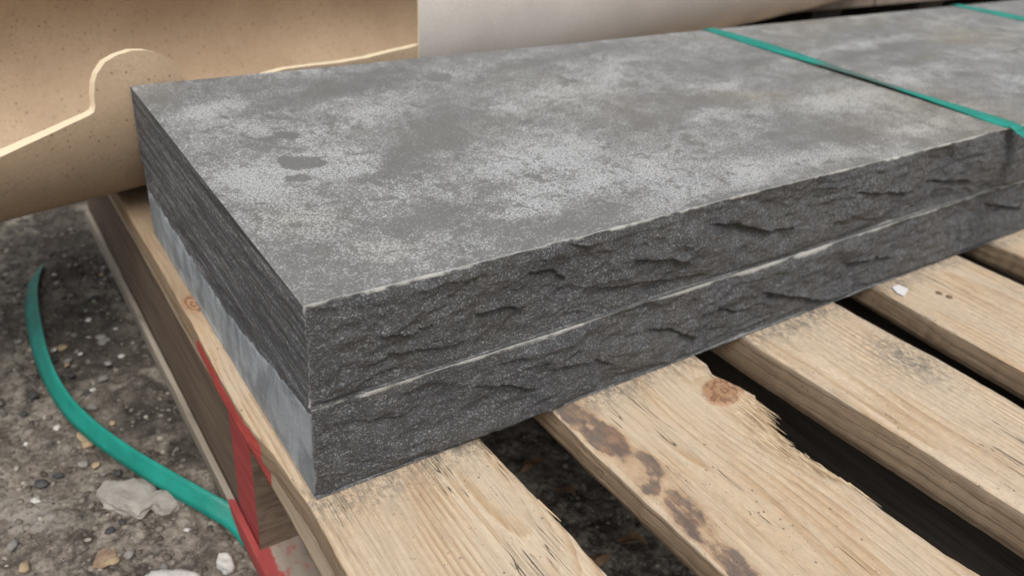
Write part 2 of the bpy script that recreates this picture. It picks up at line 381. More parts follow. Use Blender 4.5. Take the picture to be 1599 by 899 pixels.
# ------------------------------------------------------------------ stone slabs
def make_slab(name, ztop, ledges, y0, x0, seed, lower):
    # x stations get coarser away from the near corner
    xs = [0.0]
    while xs[-1] < L: xs.append(xs[-1] + 0.00075 + 0.0028 * min(1, xs[-1] / 1.3))
    xs = np.array(xs); xs[-1] = L
    zs = np.linspace(0, 1, 70) * T
    ys = [0.0]
    while ys[-1] < W: ys.append(ys[-1] + 0.0011 + 0.0018 * ys[-1] / W)
    ys = np.array(ys); ys[-1] = W
    h = (ztop - (-zs))                                     # placeholder, not used
    def front(x, d):                                       # inward displacement at depth d below the top arris
        z = ztop - d
        e = np.minimum(sstep(0, 0.006, d), sstep(0, 0.005, T - d)) * 0.84 + 0.16
        e = e * (0.25 + 0.75 * sstep(0, 0.01, x))
        # big scallops and grain of the split face
        wx = x + 0.006 * fbm(x * 60, z * 60, 0, seed + 40, 3)
        r = 0.0034 * fbm(wx * 20, z * 38, 0, seed, 3)
        r = r + 0.0020 * (1 - np.abs(fbm(wx * 48, z * 110, 0, seed + 3, 3)) * 2)
        r = r + 0.00055 * fbm(x * 330, z * 420, 0, seed + 5, 3, 0.65)
        q = 2.3 * fbm(wx * 13 + 3.1, z * 30 + 0.35 * wx * 13, 0, seed + 50, 4, 0.45) + 6
        fq = q - np.floor(q); stair = np.floor(q) + sstep(0.0, 0.13, fq) * 0.35 + fq * 0.65
        r = r + 0.0030 * (stair - 6) + 0.0008 * fbm(x * 90, z * 130, 0, seed + 55, 3, 0.6)
        y = 0.0016 - r * e
        nick = sstep(0.30, 0.62, fbm(x * 70, 0 * x, 0, seed + 60, 3)) * np.exp(-d / 0.0022) + sstep(0.28, 0.6, fbm(x * 55, 0 * x, 5, seed + 61, 3)) * np.exp(-(T - d) / 0.0022)
        y = y + 0.0016 * nick
        fr = np.zeros_like(y)
        for (pts, dep) in ledges:
            P = np.array([on(px, py, 1, y0) for px, py in pts])
            px_, pz_ = P[:, 0] - x0, P[:, 2]
            zl = np.interp(x, px_, pz_) + 0.0012 * fbm(x * 130, 0 * x, seed, 77, 4, 0.7)
            u = (x - px_[0]) / (px_[-1] - px_[0])
            w = sstep(0, 0.18, u) * sstep(1, 0.82, u)
            dz = zl - z
            prof = sstep(-0.0002, 0.0010, dz) * np.exp(-np.maximum(dz, 0) / 0.011)
            dep = dep * 1.15
            y = y + dep * w * prof * e - 0.35 * dep * w * np.exp(-np.maximum(-dz, 0) / 0.006) * (dz < 0) * e
            fr = np.maximum(fr, w * sstep(-0.0002, 0.0006, dz) * np.exp(-np.maximum(dz, 0) / 0.0028))  # mask for the painted shade just below each ledge
        return y, fr
    def left(y, d):
        z = ztop - d
        e = np.minimum(sstep(0, 0.005, d), sstep(0, 0.005, T - d)) * 0.85 + 0.15
        if lower:
            bt = 0.0025 + np.minimum(0.16 * y, 0.022); band = sstep(1.15, 0.8, (d + 0.0035 * fbm(y * 60, 0 * y, 3, 4, 3)) / bt)
            return (0.0002 + 0.0006 * fbm(y * 30, z * 60, 0, seed + 8, 3) + 0.0016 * band * (0.6 + fbm(y * 90, z * 240, 0, seed + 9, 4))) * e, 1 - band
        s = 0.0011 * fbm(y * 7, z * 150, 0, seed + 9, 4, 0.6) + 0.0005 * fbm(y * 120, z * 320, 0, seed + 10, 3)
        return (0.0006 + s) * e, np.zeros_like(y)
    b = MB()
    # front
    X, D = np.meshgrid(xs, zs, indexing='ij'); FY, FR = front(X, D)
    LY0, SW0 = left(np.zeros_like(zs), zs)
    X = X + LY0[None, :] * np.exp(-X / 0.004)
    chn = fbm(X * 90, D * 60, 0, seed + 20, 4, 0.6); chl = fbm(X * 14, 0 * X, 0, seed + 23, 3)
    top_w = 0.0006 + 0.0010 * np.clip(chn + 0.3, 0, 1) + (0.0022 if lower else 0.0004) * np.clip(chl * 1.4 + 0.1, 0, 1)
    chip = sstep(1.25, 0.6, D / top_w) * (0.75 if lower else 0.95) * np.clip((0.55 if lower else 0.72) + chn * 1.2 + chl * (1.2 if lower else 0.4), 0.0, 1)
    bot_w = 0.0004 + 0.0006 * np.clip(chn + chl, 0, 1)
    chip = np.maximum(chip, sstep(1.2, 0.7, (T - D) / bot_w) * np.clip(0.25 + 1.6 * chl, 0, 0.7))
    cv = 0.0005 + 0.0008 * np.clip(fbm(0 * D, D * 90, 4, seed + 30, 3) + 0.35, 0, 1)
    chip = np.maximum(chip, sstep(1.3, 0.6, X / cv) * (0.25 if lower else 0.85) * np.clip(0.55 + 1.3 * fbm(0 * D, D * 120, 9, seed + 31, 3), 0.1, 1))
    b.grid(np.stack([X + x0, FY + y0, ztop - D], -1), 1, False, chip=chip, fresh=FR)  # fresh carries the painted ledge shade
    # top
    X2, Y2 = np.meshgrid(xs, ys, indexing='ij'); f0 = FY[:, 0][:, None]; LT, _ = left(ys, 0 * ys)
    Xt = X2 + LT[None, :] * np.exp(-X2 / 0.004); Yt = Y2 + f0 * np.exp(-Y2 / 0.003)
    Zt = ztop + 0.0 * X2 + 0.00035 * fbm(X2 * 12, Y2 * 12, 0, seed + 12, 3) * sstep(0, 0.02, Y2) * sstep(0, 0.02, X2)
    dust = 0.16 + 0.55 * fbm(X2 * 13, Y2 * 16, 0, seed + 14, 5, 0.55); warm = np.zeros_like(X2)
    if not lower:
        dust = 0.30 + 0.42 * fbm(X2 * 15, Y2 * 18, 0, seed + 14, 5, 0.6)
        dx_ = X2 + 0.010 * fbm(X2 * 30, Y2 * 30, 1, 61, 4); dy_ = Y2 + 0.010 * fbm(X2 * 30, Y2 * 30, 1, 67, 4)
        for (px, py, rx, ry, v) in DUST:
            c = on(px, py, 2, 0.0); ex = on(px + rx, py - rx * 0.2, 2, 0.0) - c; ey = on(px, py + ry, 2, 0.0) - c
            A = np.linalg.inv(np.array([[ex[0], ey[0]], [ex[1], ey[1]]]))
            uu = A[0, 0] * (dx_ - c[0]) + A[0, 1] * (dy_ - c[1]); vv = A[1, 0] * (dx_ - c[0]) + A[1, 1] * (dy_ - c[1])
            dust = dust + 0.85 * v * np.exp(-(uu * uu + vv * vv))
        sx_ = X2 + 0.0065 * fbm(X2 * 75, Y2 * 90, 1, 161, 3); sy_ = Y2 + 0.0065 * fbm(X2 * 75, Y2 * 90, 1, 167, 3)
        for (px, py, rx, ry) in SPOTS:
            c = on(px, py, 2, 0.0); ex = on(px + rx, py, 2, 0.0) - c; ey = on(px, py + ry, 2, 0.0) - c
            A = np.linalg.inv(np.array([[ex[0], ey[0]], [ex[1], ey[1]]]))
            uu = A[0, 0] * (sx_ - c[0]) + A[0, 1] * (sy_ - c[1]); vv = A[1, 0] * (sx_ - c[0]) + A[1, 1] * (sy_ - c[1])
            k = sstep(1.25, 0.75, np.sqrt(uu * uu + vv * vv)); dust = dust * (1 - k) + (-1.1) * k
        warm = np.clip(0.15 + 0.9 * fbm(X2 * 5, Y2 * 6, 0, 91, 3), 0, 1) * (0.5 + 0.5 * sstep(0.35, 0.8, X2))
        for (px, py, rx, ry, v) in WARM:
            c = on(px, py, 2, 0.0); ex = on(px + rx, py, 2, 0.0) - c; ey = on(px, py + ry, 2, 0.0) - c
            A = np.linalg.inv(np.array([[ex[0], ey[0]], [ex[1], ey[1]]]))
            uu = A[0, 0] * (dx_ - c[0]) + A[0, 1] * (dy_ - c[1]); vv = A[1, 0] * (dx_ - c[0]) + A[1, 1] * (dy_ - c[1])
            warm = warm + v * np.exp(-(uu * uu + vv * vv))
    ct = sstep(1.3, 0.5, Y2 / (0.0006 + 0.0009 * np.clip(fbm(X2 * 90, 0 * X2, 0, seed + 20, 4, 0.6) + 0.3, 0, 1)))
    b.grid(np.stack([Xt + x0, Yt + y0, Zt], -1), 0, False, chip=ct * 0.85, dust=dust, warm=np.clip(warm, 0, 1))
    # left end
    Y3, D3 = np.meshgrid(ys, zs, indexing='ij'); LX, SW = left(Y3, D3)
    Yl = Y3 + FY[0][None, :] * np.exp(-Y3 / 0.003)
    b.grid(np.stack([LX + x0, Yl + y0, ztop - D3], -1), 2, True, sawn=SW if lower else 0 * SW, chip=sstep(1.2, 0.5, Y3 / 0.0006) * (0.2 if lower else 0.5))
    # right end, back and underside
    co = np.linspace(0, 1, 20)
    A_, B_ = np.meshgrid(co, co, indexing='ij')
    b.grid(np.stack([np.full_like(A_, L) + x0, A_ * W + y0, ztop - B_ * T], -1), 2)
    b.grid(np.stack([A_ * L + x0, np.full_like(A_, W) + y0, ztop - B_ * T], -1), 2, True)
    b.grid(np.stack([A_ * L + x0, B_ * W + y0 + 0.0, np.full_like(A_, ztop - T)], -1), 2, True)
    return b.build(name, [TOP, SPLIT, SIDE])

DUST = [(345, 165, 45, 14, .8), (405, 275, 75, 25, .85), (430, 295, 40, 12, .4), (560, 185, 70, 18, .35), (560, 235, 80, 25, .45),
        (545, 262, 40, 12, .5), (720, 120, 70, 10, .3), (860, 150, 120, 18, .45), (880, 228, 95, 26, .7), (780, 268, 120, 20, .6),
        (920, 280, 110, 22, .55), (840, 322, 60, 14, .45), (1045, 312, 60, 18, .6), (1160, 268, 70, 24, .65), (1290, 250, 60, 18, .4),
        (1150, 130, 110, 14, .35), (1310, 155, 42, 14, .55), (1430, 200, 40, 12, .55), (1425, 122, 75, 18, .5), (1370, 66, 90, 9, .55),
        (1100, 178, 40, 8, .5), (1550, 140, 60, 16, .3), (1000, 90, 90, 8, .3), (1480, 30, 60, 8, .3), (450, 350, 80, 30, .20),
        (600, 385, 80, 22, .25), (640, 160, 50, 10, .2), (1020, 250, 60, 14, .3), (290, 178, 30, 8, .3), (500, 320, 90, 20, .15),
        (690, 195, 75, 34, -.75), (640, 240, 52, 11, -.7), (575, 276, 38, 8, -.5), (520, 142, 80, 14, -.65), (260, 148, 40, 10, -.4),
        (660, 345, 70, 20, -.6), (1010, 195, 75, 12, -.6), (1110, 152, 60, 8, -.6), (1195, 95, 42, 6, -.5), (1340, 86, 80, 8, -.55),
        (900, 350, 90, 18, -.45), (1310, 212, 100, 14, -.55), (830, 100, 80, 6, -.4), (1490, 150, 60, 8, -.5), (760, 300, 60, 10, -.1),
        (420, 230, 30, 14, -.35), (1400, 98, 60, 6, -.3), (1240, 205, 60, 8, -.3)]
SPOTS = [(446, 211, 14, 6), (474, 255, 31, 10), (464, 277, 17, 5), (683, 121, 17, 5)]
WARM = [(1500, 60, 60, 12, .7), (1450, 90, 50, 8, .4), (1180, 150, 60, 8, .5), (470, 340, 80, 30, .35), (600, 390, 60, 20, .3), (1090, 60, 80, 6, .3)]
LED_A = [([(585, 522), (640, 518), (685, 503)], .0026), ([(745, 497), (780, 484), (830, 482)], .0034), ([(828, 428), (868, 425), (890, 440)], .0034),
         ([(985, 403), (1040, 400), (1078, 409)], .0038), ([(1105, 350), (1160, 352), (1205, 361), (1255, 351)], .0042),
         ([(1330, 298), (1380, 296), (1430, 300)], .003), ([(555, 585), (610, 552), (690, 540), (740, 532)], .0018), ([(940, 455), (1010, 440), (1060, 440)], .0016),
         ([(880, 380), (930, 385)], .002), ([(1450, 285), (1520, 280)], .003)]
LED_B = [([(738, 604), (795, 597), (838, 606)], .0034), ([(850, 575), (930, 560), (965, 570)], .0028), ([(1185, 452), (1240, 461), (1305, 470)], .005),
         ([(1325, 412), (1360, 405), (1398, 401)], .0042), ([(1545, 322), (1599, 326)], .004), ([(1010, 515), (1060, 518), (1095, 529)], .003),
         ([(560, 660), (620, 655), (660, 640)], .0018), ([(1120, 480), (1160, 490)], .002)]
upper = make_slab('stone_slab', 0.0, LED_A, 0.0, 0.0, 11, False)
tag(upper, 'upper dark grey split-faced stone slab with white dusty blotches on its top', 'stone slab', 'stacked stone slabs')
lower = make_slab('stone_slab', -T - 0.0012, LED_B, -0.0016, 0.0006, 37, True)
tag(lower, 'lower dark stone slab with pale blue-grey sawn end, lying directly on the pallet boards', 'stone slab', 'stacked stone slabs')

# ------------------------------------------------------------------ pallet
Y_NEAR, Y_FAR = -0.52, 0.70
pallet = empty('pallet', (0.0, 0.1, Z_GROUND))
tag(pallet, 'wooden pallet of pale rough boards with red painted side, carrying the stone slabs', 'pallet')

def make_board(xl, xr, seed, edge_l=None, edge_r=None, knots=(), stain=None, dirt=None, torn=None, top=ZT, thick=BT, paint=None, wane=0.0, y_far=Y_FAR, ring=0.0065, slope=0.0):
    ys = np.concatenate([np.arange(Y_NEAR, -0.27, 0.01), np.arange(-0.27, 0.03, 0.0014), np.arange(0.03, 0.24, 0.004 if edge_l is None else 0.0025), np.arange(0.24, y_far + 1e-6, 0.008)])
    L0 = np.full_like(ys, xl) if edge_l is None else np.interp(ys, edge_l[0], edge_l[1])
    R0 = np.full_like(ys, xr) if edge_r is None else np.interp(ys, edge_r[0], edge_r[1])
    L0 = L0 + 0.0007 * fbm(ys * 14, ys * 0, 0, seed, 3) + 0.0004 * fbm(ys * 160, ys * 0, 0, seed + 1, 3)
    R0 = R0 + 0.0007 * fbm(ys * 14, ys * 0, 1, seed, 3) + 0.0004 * fbm(ys * 160, ys * 0, 1, seed + 1, 3)
    nt = 78
    u = np.linspace(0, 1, nt)
    Yg, U = np.meshgrid(ys, u, indexing='ij')
    X = L0[:, None] * (1 - U) + R0[:, None] * U
    wdt = (R0 - L0)[:, None]
    dl = U * wdt; dr = (1 - U) * wdt
    bev = 0.0014 + 0.0007 * fbm(Yg * 60, Yg * 0, 2, seed + 4, 3)
    Z = top - 0.0012 * (1 - sstep(0, 1, dl / bev)) - 0.0012 * (1 - sstep(0, 1, dr / bev))
    if wane: Z = Z - wane * sstep(0.012, 0.0, dl + 0.004 * fbm(Yg * 40, Yg * 0, 5, seed, 3)) * sstep(0.03, -0.05, Yg)
    # ring phase: cathedral figure that bends round the knots
    cx = (xl + xr) / 2 + 0.35 * (xr - xl) * math.sin(seed * 1.7)
    xx = X - cx + 0.006 * fbm(Yg * 5, X * 12, 0, seed + 7, 3) + slope * Yg
    ph = np.sqrt(xx * xx + (0.018 + 0.05 * np.abs(Yg - 0.12 * math.sin(seed)) * 0.6) ** 2) / ring + 0.7 * fbm(X * 40, Yg * 4, 0, seed + 9, 3)
    kn = np.zeros_like(X); kr = np.zeros_like(X)
    for (kx, ky, ra, rb) in knots:
        d = np.sqrt(((X - kx) / ra) ** 2 + ((Yg - ky) / rb) ** 2) + 0.32 * fbm(X * 75, Yg * 75, 0, seed + 2, 3)
        de = np.sqrt(((X - kx) / ra) ** 2 + ((Yg - ky) / (rb * 1.9)) ** 2)
        wk = np.exp(-(de / 2.1) ** 2); ph = ph * (1 - wk) + wk * (np.mean(ph[np.hypot(X - kx, Yg - ky) < 3 * ra]) + 1.7 * de)
        kn = np.maximum(kn, sstep(1.12, 0.95, d)); kr = np.where(d < 1.3, d, kr)
        Z = Z + 0.0011 * sstep(1.15, 0.8, d)
    st = np.zeros_like(X) if stain is None else stain(X, Yg)
    di = 1.0 * np.exp(-((Yg + 0.003) / 0.013) ** 2) * (0.75 + 0.6 * fbm(X * 60, Yg * 60, 0, seed, 3)) + 0.15 * np.exp(-np.abs(Yg) / 0.03)
    di = np.clip(di, 0, 1)
    if dirt is not None: di = di + dirt(X, Yg)
    to = np.zeros_like(X) if torn is None else torn(X, Yg)
    Z = Z + 0.00022 * fbm(X * 900, Yg * 24, 0, seed + 13, 2) - 0.0016 * to * sstep(0.010, 0.0, dr) + 0.0010 * to * fbm(X * 420, Yg * 30, 0, 3, 3)
    Z = Z - 0.0003 * sstep(0.25, 0.0, st) * 0 - 0.0006 * sstep(0.4, 0.8, st) * (0.5 + fbm(X * 120, Yg * 70, 0, 8, 3))
    pa = np.zeros_like(X) if paint is None else paint(X, Yg, Z * 0)
    b = MB()
    b.grid(np.stack([X, Yg, Z], -1), 0, True if False else False, grain=ph, knot=kn, knotring=kr, stain=st, dirt=di, torn=to, side=(0.9 * sstep(0.175, 0.225, Yg) * (xl < 0.01)) + 0 * X, paint=pa)  # first board's far top browned: roll's shade painted in, with dirt
    # sides
    for sgn, E, zedge, pe in ((-1, L0, Z[:, 0], ph[:, 0]), (1, R0, Z[:, -1], ph[:, -1])):
        w = np.linspace(0, 1, 14)
        Ys, Wd = np.meshgrid(ys, w, indexing='ij')
        xo = E[:, None] - sgn * (0.0005 * sstep(0, 0.3, Wd) * 0 + 0.0013 * sstep(0.82, 1.0, Wd) - 0.0004 * np.sin(Wd * 3.1)) + 0.0004 * fbm(Ys * 30, Wd * 6, 0, seed + 21, 3)
        xo[:, 0] = E
        zz = zedge[:, None] * (1 - Wd) + (top - thick) * Wd
        if sgn < 0: stt = np.clip(st[:, 0][:, None] - 0.25 - 0.5 * Wd, 0, 1)
        else: stt = 0 * xo
        pp = 0 * xo if paint is None else paint(xo, Ys, Wd)
        tt = to[:, -1][:, None] * (1 - 0.4 * Wd) if sgn > 0 else 0 * xo
        b.grid(np.stack([xo, Ys, zz], -1), 0, sgn > 0 if False else (sgn < 0) is False, grain=pe[:, None] + zz * 120, side=sstep(0.0, 0.12, Wd), stain=stt, dirt=0.25 * sstep(0.6, 1, Wd), paint=pp, torn=tt)
    Xb = np.stack([L0 + 0.0013, R0 - 0.0013], 1)
    b.grid(np.stack([Xb, np.stack([ys, ys], 1), np.full_like(Xb, top - thick)], -1), 0, True, side=1.0, grain=Xb * 100)
    for k in (0, -1):
        w = np.linspace(0, 1, 5); Ug, Wg = np.meshgrid(u, w, indexing='ij')
        b.grid(np.stack([X[k][:, None] + 0 * Wg, np.full_like(Wg, ys[k]), Z[k][:, None] * (1 - Wg) + (top - thick) * Wg], -1), 0, k == 0, grain=Wg * 4, side=1.0)
    return b.build('deck_board', WOOD, pallet)

def edge(pts, off=0.0):
    P = np.array([on(px, py, 2, ZT) for px, py in pts]); o = np.argsort(P[:, 1]); P = P[o]
    lin = np.polyfit(P[:, 1], P[:, 0], 1)
    y = np.concatenate([[Y_NEAR], P[:, 1], [Y_FAR]]); s = lin[0] * 0.6
    return y, np.concatenate([[P[0, 0] + s * (Y_NEAR - P[0, 1])], P[:, 0], [P[-1, 0]]]) + off
def blob(px, py, rx, ry, z=ZT):
    c = on(px, py, 2, z); return c[0], c[1]

# board 1 under the near corner, its left flank shows all the way back
e1l = (np.array([-0.52, -0.046, -0.029, 0.0, 0.042, 0.08, 0.124, 0.2, 0.7]), np.array([-0.006, -0.0045, -0.004, -0.0038, -0.0058, -0.0105, -0.0108, -0.0085, -0.010]))
e1r = edge([(753, 687), (820, 757), (870, 811), (896, 838), (902, 847), (950, 898)])
def paint1(X, Y, Wd):
    return sstep(0.006, 0.0, X + 0.004) * sstep(0.0, 0.4, Wd + 0.02) * sstep(0.045, 0.075, Y) * sstep(0.20, 0.165, Y) * 1.2
b1 = make_board(-0.004, 0.1058, 1, e1l, e1r, knots=[(0.100, -0.158, 0.010, 0.012), (-0.002, 0.215, 0.006, 0.012)], dirt=lambda X, Y: 0.12 * sstep(0.02, -0.03, Y),
                paint=paint1, ring=0.0036, slope=-0.02)
# board 2: bark stain along the left, knot and torn right edge
e2r = edge([(1103, 567), (1112, 583), (1145, 600), (1180, 614), (1186, 634), (1200, 655), (1226, 684), (1252, 704), (1292, 730), (1330, 752), (1380, 795), (1430, 830), (1480, 865), (1536, 898)])
e2l = edge([(876, 650), (915, 688), (960, 728), (1010, 775), (1066, 827), (1110, 868)])
kx2, ky2 = blob(1128, 612, 0, 0)
s_pts = [on(px, py, 2, ZT) for px, py in [(905, 640), (940, 668), (985, 705), (1010, 728), (1075, 800), (1100, 830), (1150, 880)]]
def stain2(X, Y):
    X, Y = X + 0.006 * fbm(X * 50, Y * 40, 2, 71, 4, 0.6), Y + 0.012 * fbm(X * 50, Y * 40, 4, 72, 4, 0.6)
    out = np.zeros_like(X)
    for (px, py, rx, ry, v) in [(925, 655, .010, .014, .95), (960, 690, .011, .018, 1.0), (1000, 728, .012, .020, .85), (1010, 750, .008, .014, .8), (1075, 800, .010, .020, .9), (1100, 835, .012, .02, .7), (1150, 885, .012, .025, .8), (895, 640, .008, .01, .7)]:
        c = on(px, py, 2, ZT); out = np.maximum(out, v * np.exp(-(((X - c[0]) / rx) ** 2 + ((Y - c[1]) / ry) ** 2) ** 2))
    dl = X - np.interp(Y, e2l[0], e2l[1])
    bandm = sstep(-0.002, 0.003, dl) * sstep(0.032, 0.022, dl + 0.006 * fbm(Y * 45, X * 20, 0, 5, 3)) * sstep(-0.22, -0.05, Y + 0.0)
    return np.maximum(out * (0.74 + 0.45 * fbm(X * 70, Y * 45, 0, 19, 4, 0.6)), bandm * sstep(-0.085, -0.03, Y) * (0.44 + 0.5 * fbm(X * 60, Y * 32, 0, 15, 4, 0.6))) * sstep(-0.002, 0.002, dl)
t0 = on(1180, 625, 2, ZT); t1 = on(1335, 760, 2, ZT)
def torn2(X, Y):
    ey = np.interp(Y, e2r[0], e2r[1])
    w = 0.027 * sstep(t1[1] - 0.02, t0[1] - 0.015, Y) + 0.004
    return sstep(w, w * 0.35, ey - X + 0.004 * fbm(X * 90, Y * 40, 0, 7, 3)) * sstep(t1[1] - 0.035, t1[1], Y) * sstep(t0[1] + 0.014, t0[1] - 0.001, Y)
b2 = make_board(0.1605, 0.283, 2, e2l, e2r, knots=[(kx2 + 0.001, ky2 - 0.001, 0.0150, 0.0120)], stain=stain2, torn=torn2, wane=0.003, ring=0.0060, dirt=lambda X, Y: 0.18 * sstep(-0.03, -0.08, Y))
e3l = edge([(1163, 527), (1599, 800)])
e3r = edge([(1303, 472), (1380, 514), (1460, 556), (1536, 600), (1599, 637)])
m3 = on(1420, 560, 2, ZT)
b3 = make_board(0.3435, 0.4496, 3, e3l, e3r, thick=0.0295, ring=0.0050, dirt=lambda X, Y: 1.0 * np.exp(-(((X - m3[0]) / .022) ** 2 + ((Y - m3[1]) / .03) ** 2)) + 0.22)
e4l = edge([(1366, 447), (1480, 513), (1599, 579)])
e4r = edge([(1493, 397), (1540, 418), (1599, 445)])
b4 = make_board(0.4995, 0.630, 4, e4l, e4r, ring=0.0058, dirt=lambda X, Y: 0.25 * sstep(-0.01, -0.06, Y), stain=lambda X, Y: 0.34 * sstep(0.020, 0.004, X - np.interp(Y, e4l[0], e4l[1])) * sstep(-0.065, -0.01, Y))
b5 = make_board(0.687, 0.80, 5)
b6 = make_board(0.852, 0.965, 6); b7 = make_board(1.02, 1.13, 7); b8 = make_board(1.19, 1.30, 8); b9 = make_board(1.36, 1.49, 9)

def box_part(name, x0, x1, y0, y1, z0, z1, mat, ny=60, paint=None, seed=0, parent=pallet, rough=0.0006):
    b = MB(); ys = np.linspace(y0, y1, ny)
    t = np.linspace(0, 1, 9)
    per = [(x0 + (x1 - x0) * a, z1) for a in t[:-1]] + [(x1, z1 + (z0 - z1) * a) for a in t[:-1]] + [(x1 + (x0 - x1) * a, z0) for a in t[:-1]] + [(x0, z0 + (z1 - z0) * a) for a in t]
    P = np.array(per); k = np.arange(len(P) - 1); 
    Yg, K = np.meshgrid(ys, np.arange(len(P)), indexing='ij')
    Xg = P[K, 0] + rough * fbm(Yg * 22, P[K, 1] * 60, P[K, 0] * 40, seed, 3); Zg = P[K, 1] + rough * fbm(Yg * 22, P[K, 1] * 60, P[K, 0] * 40, seed + 5, 3)
    pa = 0 * Xg if paint is None else paint(Xg, Yg, Zg)
    b.grid(np.stack([Xg, Yg, Zg], -1), 0, False, paint=pa)
    for yy, kk, fl in ((y0, 0, True), (y1, -1, False)):
        A_, B_ = np.meshgrid(t, t, indexing='ij')
        Xe = x0 + (x1 - x0) * A_; Ze = z1 + (z0 - z1) * B_
        b.grid(np.stack([Xe, np.full_like(Xe, yy), Ze], -1), 0, fl, paint=0 * Xe)
    return b.build(name, mat, parent, smooth=False)
ZB = ZT - BT
# long batten under the first board, stringer (red end, brown beyond) and bottom board
red = lambda X, Y, Z: sstep(0.050, 0.075, Y) * sstep(0.185, 0.15, Y) * sstep(0.004, -0.001, X) 
tag(box_part('batten', -0.0035, 0.088, -0.52, 0.70, ZB - 0.0225, ZB - 0.0003, WOOD, paint=red, seed=3, ny=200), 'batten under the first deck board with a red painted patch on its edge')
redst = lambda X, Y, Z: 1.5 * (Y < 0.150) * (X < 0.004)
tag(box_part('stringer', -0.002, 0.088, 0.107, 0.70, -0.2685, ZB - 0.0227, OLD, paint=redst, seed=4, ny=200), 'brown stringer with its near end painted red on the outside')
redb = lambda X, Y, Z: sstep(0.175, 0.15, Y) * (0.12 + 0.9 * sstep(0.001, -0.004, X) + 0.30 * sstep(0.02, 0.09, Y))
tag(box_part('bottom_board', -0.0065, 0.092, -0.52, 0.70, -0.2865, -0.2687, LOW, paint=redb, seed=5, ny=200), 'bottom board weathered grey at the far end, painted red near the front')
for xa, xb in ((0.365, 0.44), (0.525, 0.60), (0.88, 0.96), (1.10, 1.18), (1.42, 1.5)):  # first two added, in blackened wood, so the board gaps read dark
    box_part('stringer', xa, xb, -0.52, 0.70, -0.2685, ZB - 0.0003, BLACKW, seed=int(xa * 100))  # first two are added to darken the board gaps
    box_part('bottom_board', xa - 0.01, xb + 0.01, -0.52, 0.70, -0.2865, -0.2687, BLACKW, seed=int(xa * 100) + 1)  # first two are added along with their stringers

# nails in the fourth board
METAL = Mat('rusty nail').done((0.16, 0.10, 0.065), 0.6)
for px, py in ((1466, 458), (1482, 464)):
    c = on(px, py, 2, ZT); n = 14; v = []; f = []
    for r, z in ((0.0027, 0.0002), (0.0027, 0.0007), (0.0019, 0.0010), (0.0006, 0.0009)):
        for k in range(n): v.append((c[0] + r * math.cos(2 * math.pi * k / n), c[1] + r * math.sin(2 * math.pi * k / n), ZT + z))
    for j in range(3):
        for k in range(n): f.append((j * n + k, j * n + (k + 1) % n, (j + 1) * n + (k + 1) % n, (j + 1) * n + k))
    f.append(tuple(range(3 * n, 4 * n)))
    pymesh('nail', v, f, METAL, pallet, True)

# splinters: thin tapering fibres on the torn edges
SPL = Mat('torn wood fibre'); _n = SPL.noise(60, 3)
SPLINT = SPL.done(SPL.mix(_n, (0.42, 0.29, 0.16), (0.70, 0.56, 0.38)), 0.75)
rng = random.Random(4)
sv = []; sf = []
def splinter(p, d, length, w, curl):
    base = len(sv); n = 6; d = Vector(d).normalized(); up = Vector((0, 0, 1)); s = d.cross(up).normalized()
    for i in range(n):
        t = i / (n - 1); ww = w * (1 - t) ** 0.7 + 0.00008
        c = Vector(p) + d * length * t + up * curl * t * t + s * 0.25 * curl * math.sin(t * 3 + w * 9000)
        for a, b in ((-1, 0.2), (1, 0.2), (0, 1)): sv.append(tuple(c + s * ww * a + up * ww * b * 0.6))
    for i in range(n - 1):
        for k in range(3):
            a = base + i * 3 + k; b = base + i * 3 + (k + 1) % 3; sf.append((a, b, b + 3, a + 3))
for i in range(240):                                        # along the torn right edge of the second board
    t = rng.random() ** 1.6
    y = t0[1] + (t1[1] - t0[1]) * t + 0.004; ex = float(np.interp(y, e2r[0], e2r[1]))
    splinter((ex - rng.uniform(0.0005, 0.011 * (1 - t) + 0.002), y + rng.uniform(-.002, .004), ZT - rng.uniform(0.0004, 0.0035)),
             (rng.uniform(-0.05, 0.06), -1 if (i % 14) else 0.6, rng.uniform(-0.02, 0.05)), rng.uniform(0.006, 0.024) if (i % 14) else rng.uniform(0.002, 0.007), rng.uniform(0.0002, 0.00045), rng.uniform(-0.001, 0.0012))
for px, py, dx, dy, l in [(1085, 575, 1, .25, .010), (1080, 566, 1, .5, .009), (1092, 580, 1, .1, .008), (1076, 560, 1, .6, .008), (1098, 588, 1, -.1, .006), 
                          (840, 778, .06, -1, .020)]:
    c = on(px, py, 2, ZT); splinter((c[0], c[1], ZT - 0.001), (dx, dy, 0.05), l, 0.0008, rng.uniform(-.001, .001))
tag(pymesh('splinters', sv, sf, SPLINT, pallet), kind='stuff')

# scrap of pale label on the fourth board
c = on(1406, 457, 2, ZT)
sc = [on(px, py, 2, ZT) for px, py in [(1392, 450), (1403, 446), (1418, 453), (1414, 460), (1411, 464), (1400, 459)]]
v = [(p[0], p[1], ZT + 0.0009) for p in sc] + [(p[0], p[1], ZT + 0.0012) for p in sc]; n = len(sc)
PAPER = Mat('white plastic scrap').done((0.66, 0.65, 0.66), 0.5)
tag(pymesh('plastic_scrap', v, [tuple(range(n, 2 * n)), tuple(range(n - 1, -1, -1))] + [(k, (k + 1) % n, n + (k + 1) % n, n + k) for k in range(n)], PAPER),
    'small torn scrap of whitish plastic stuck on the fourth deck board', 'scrap')

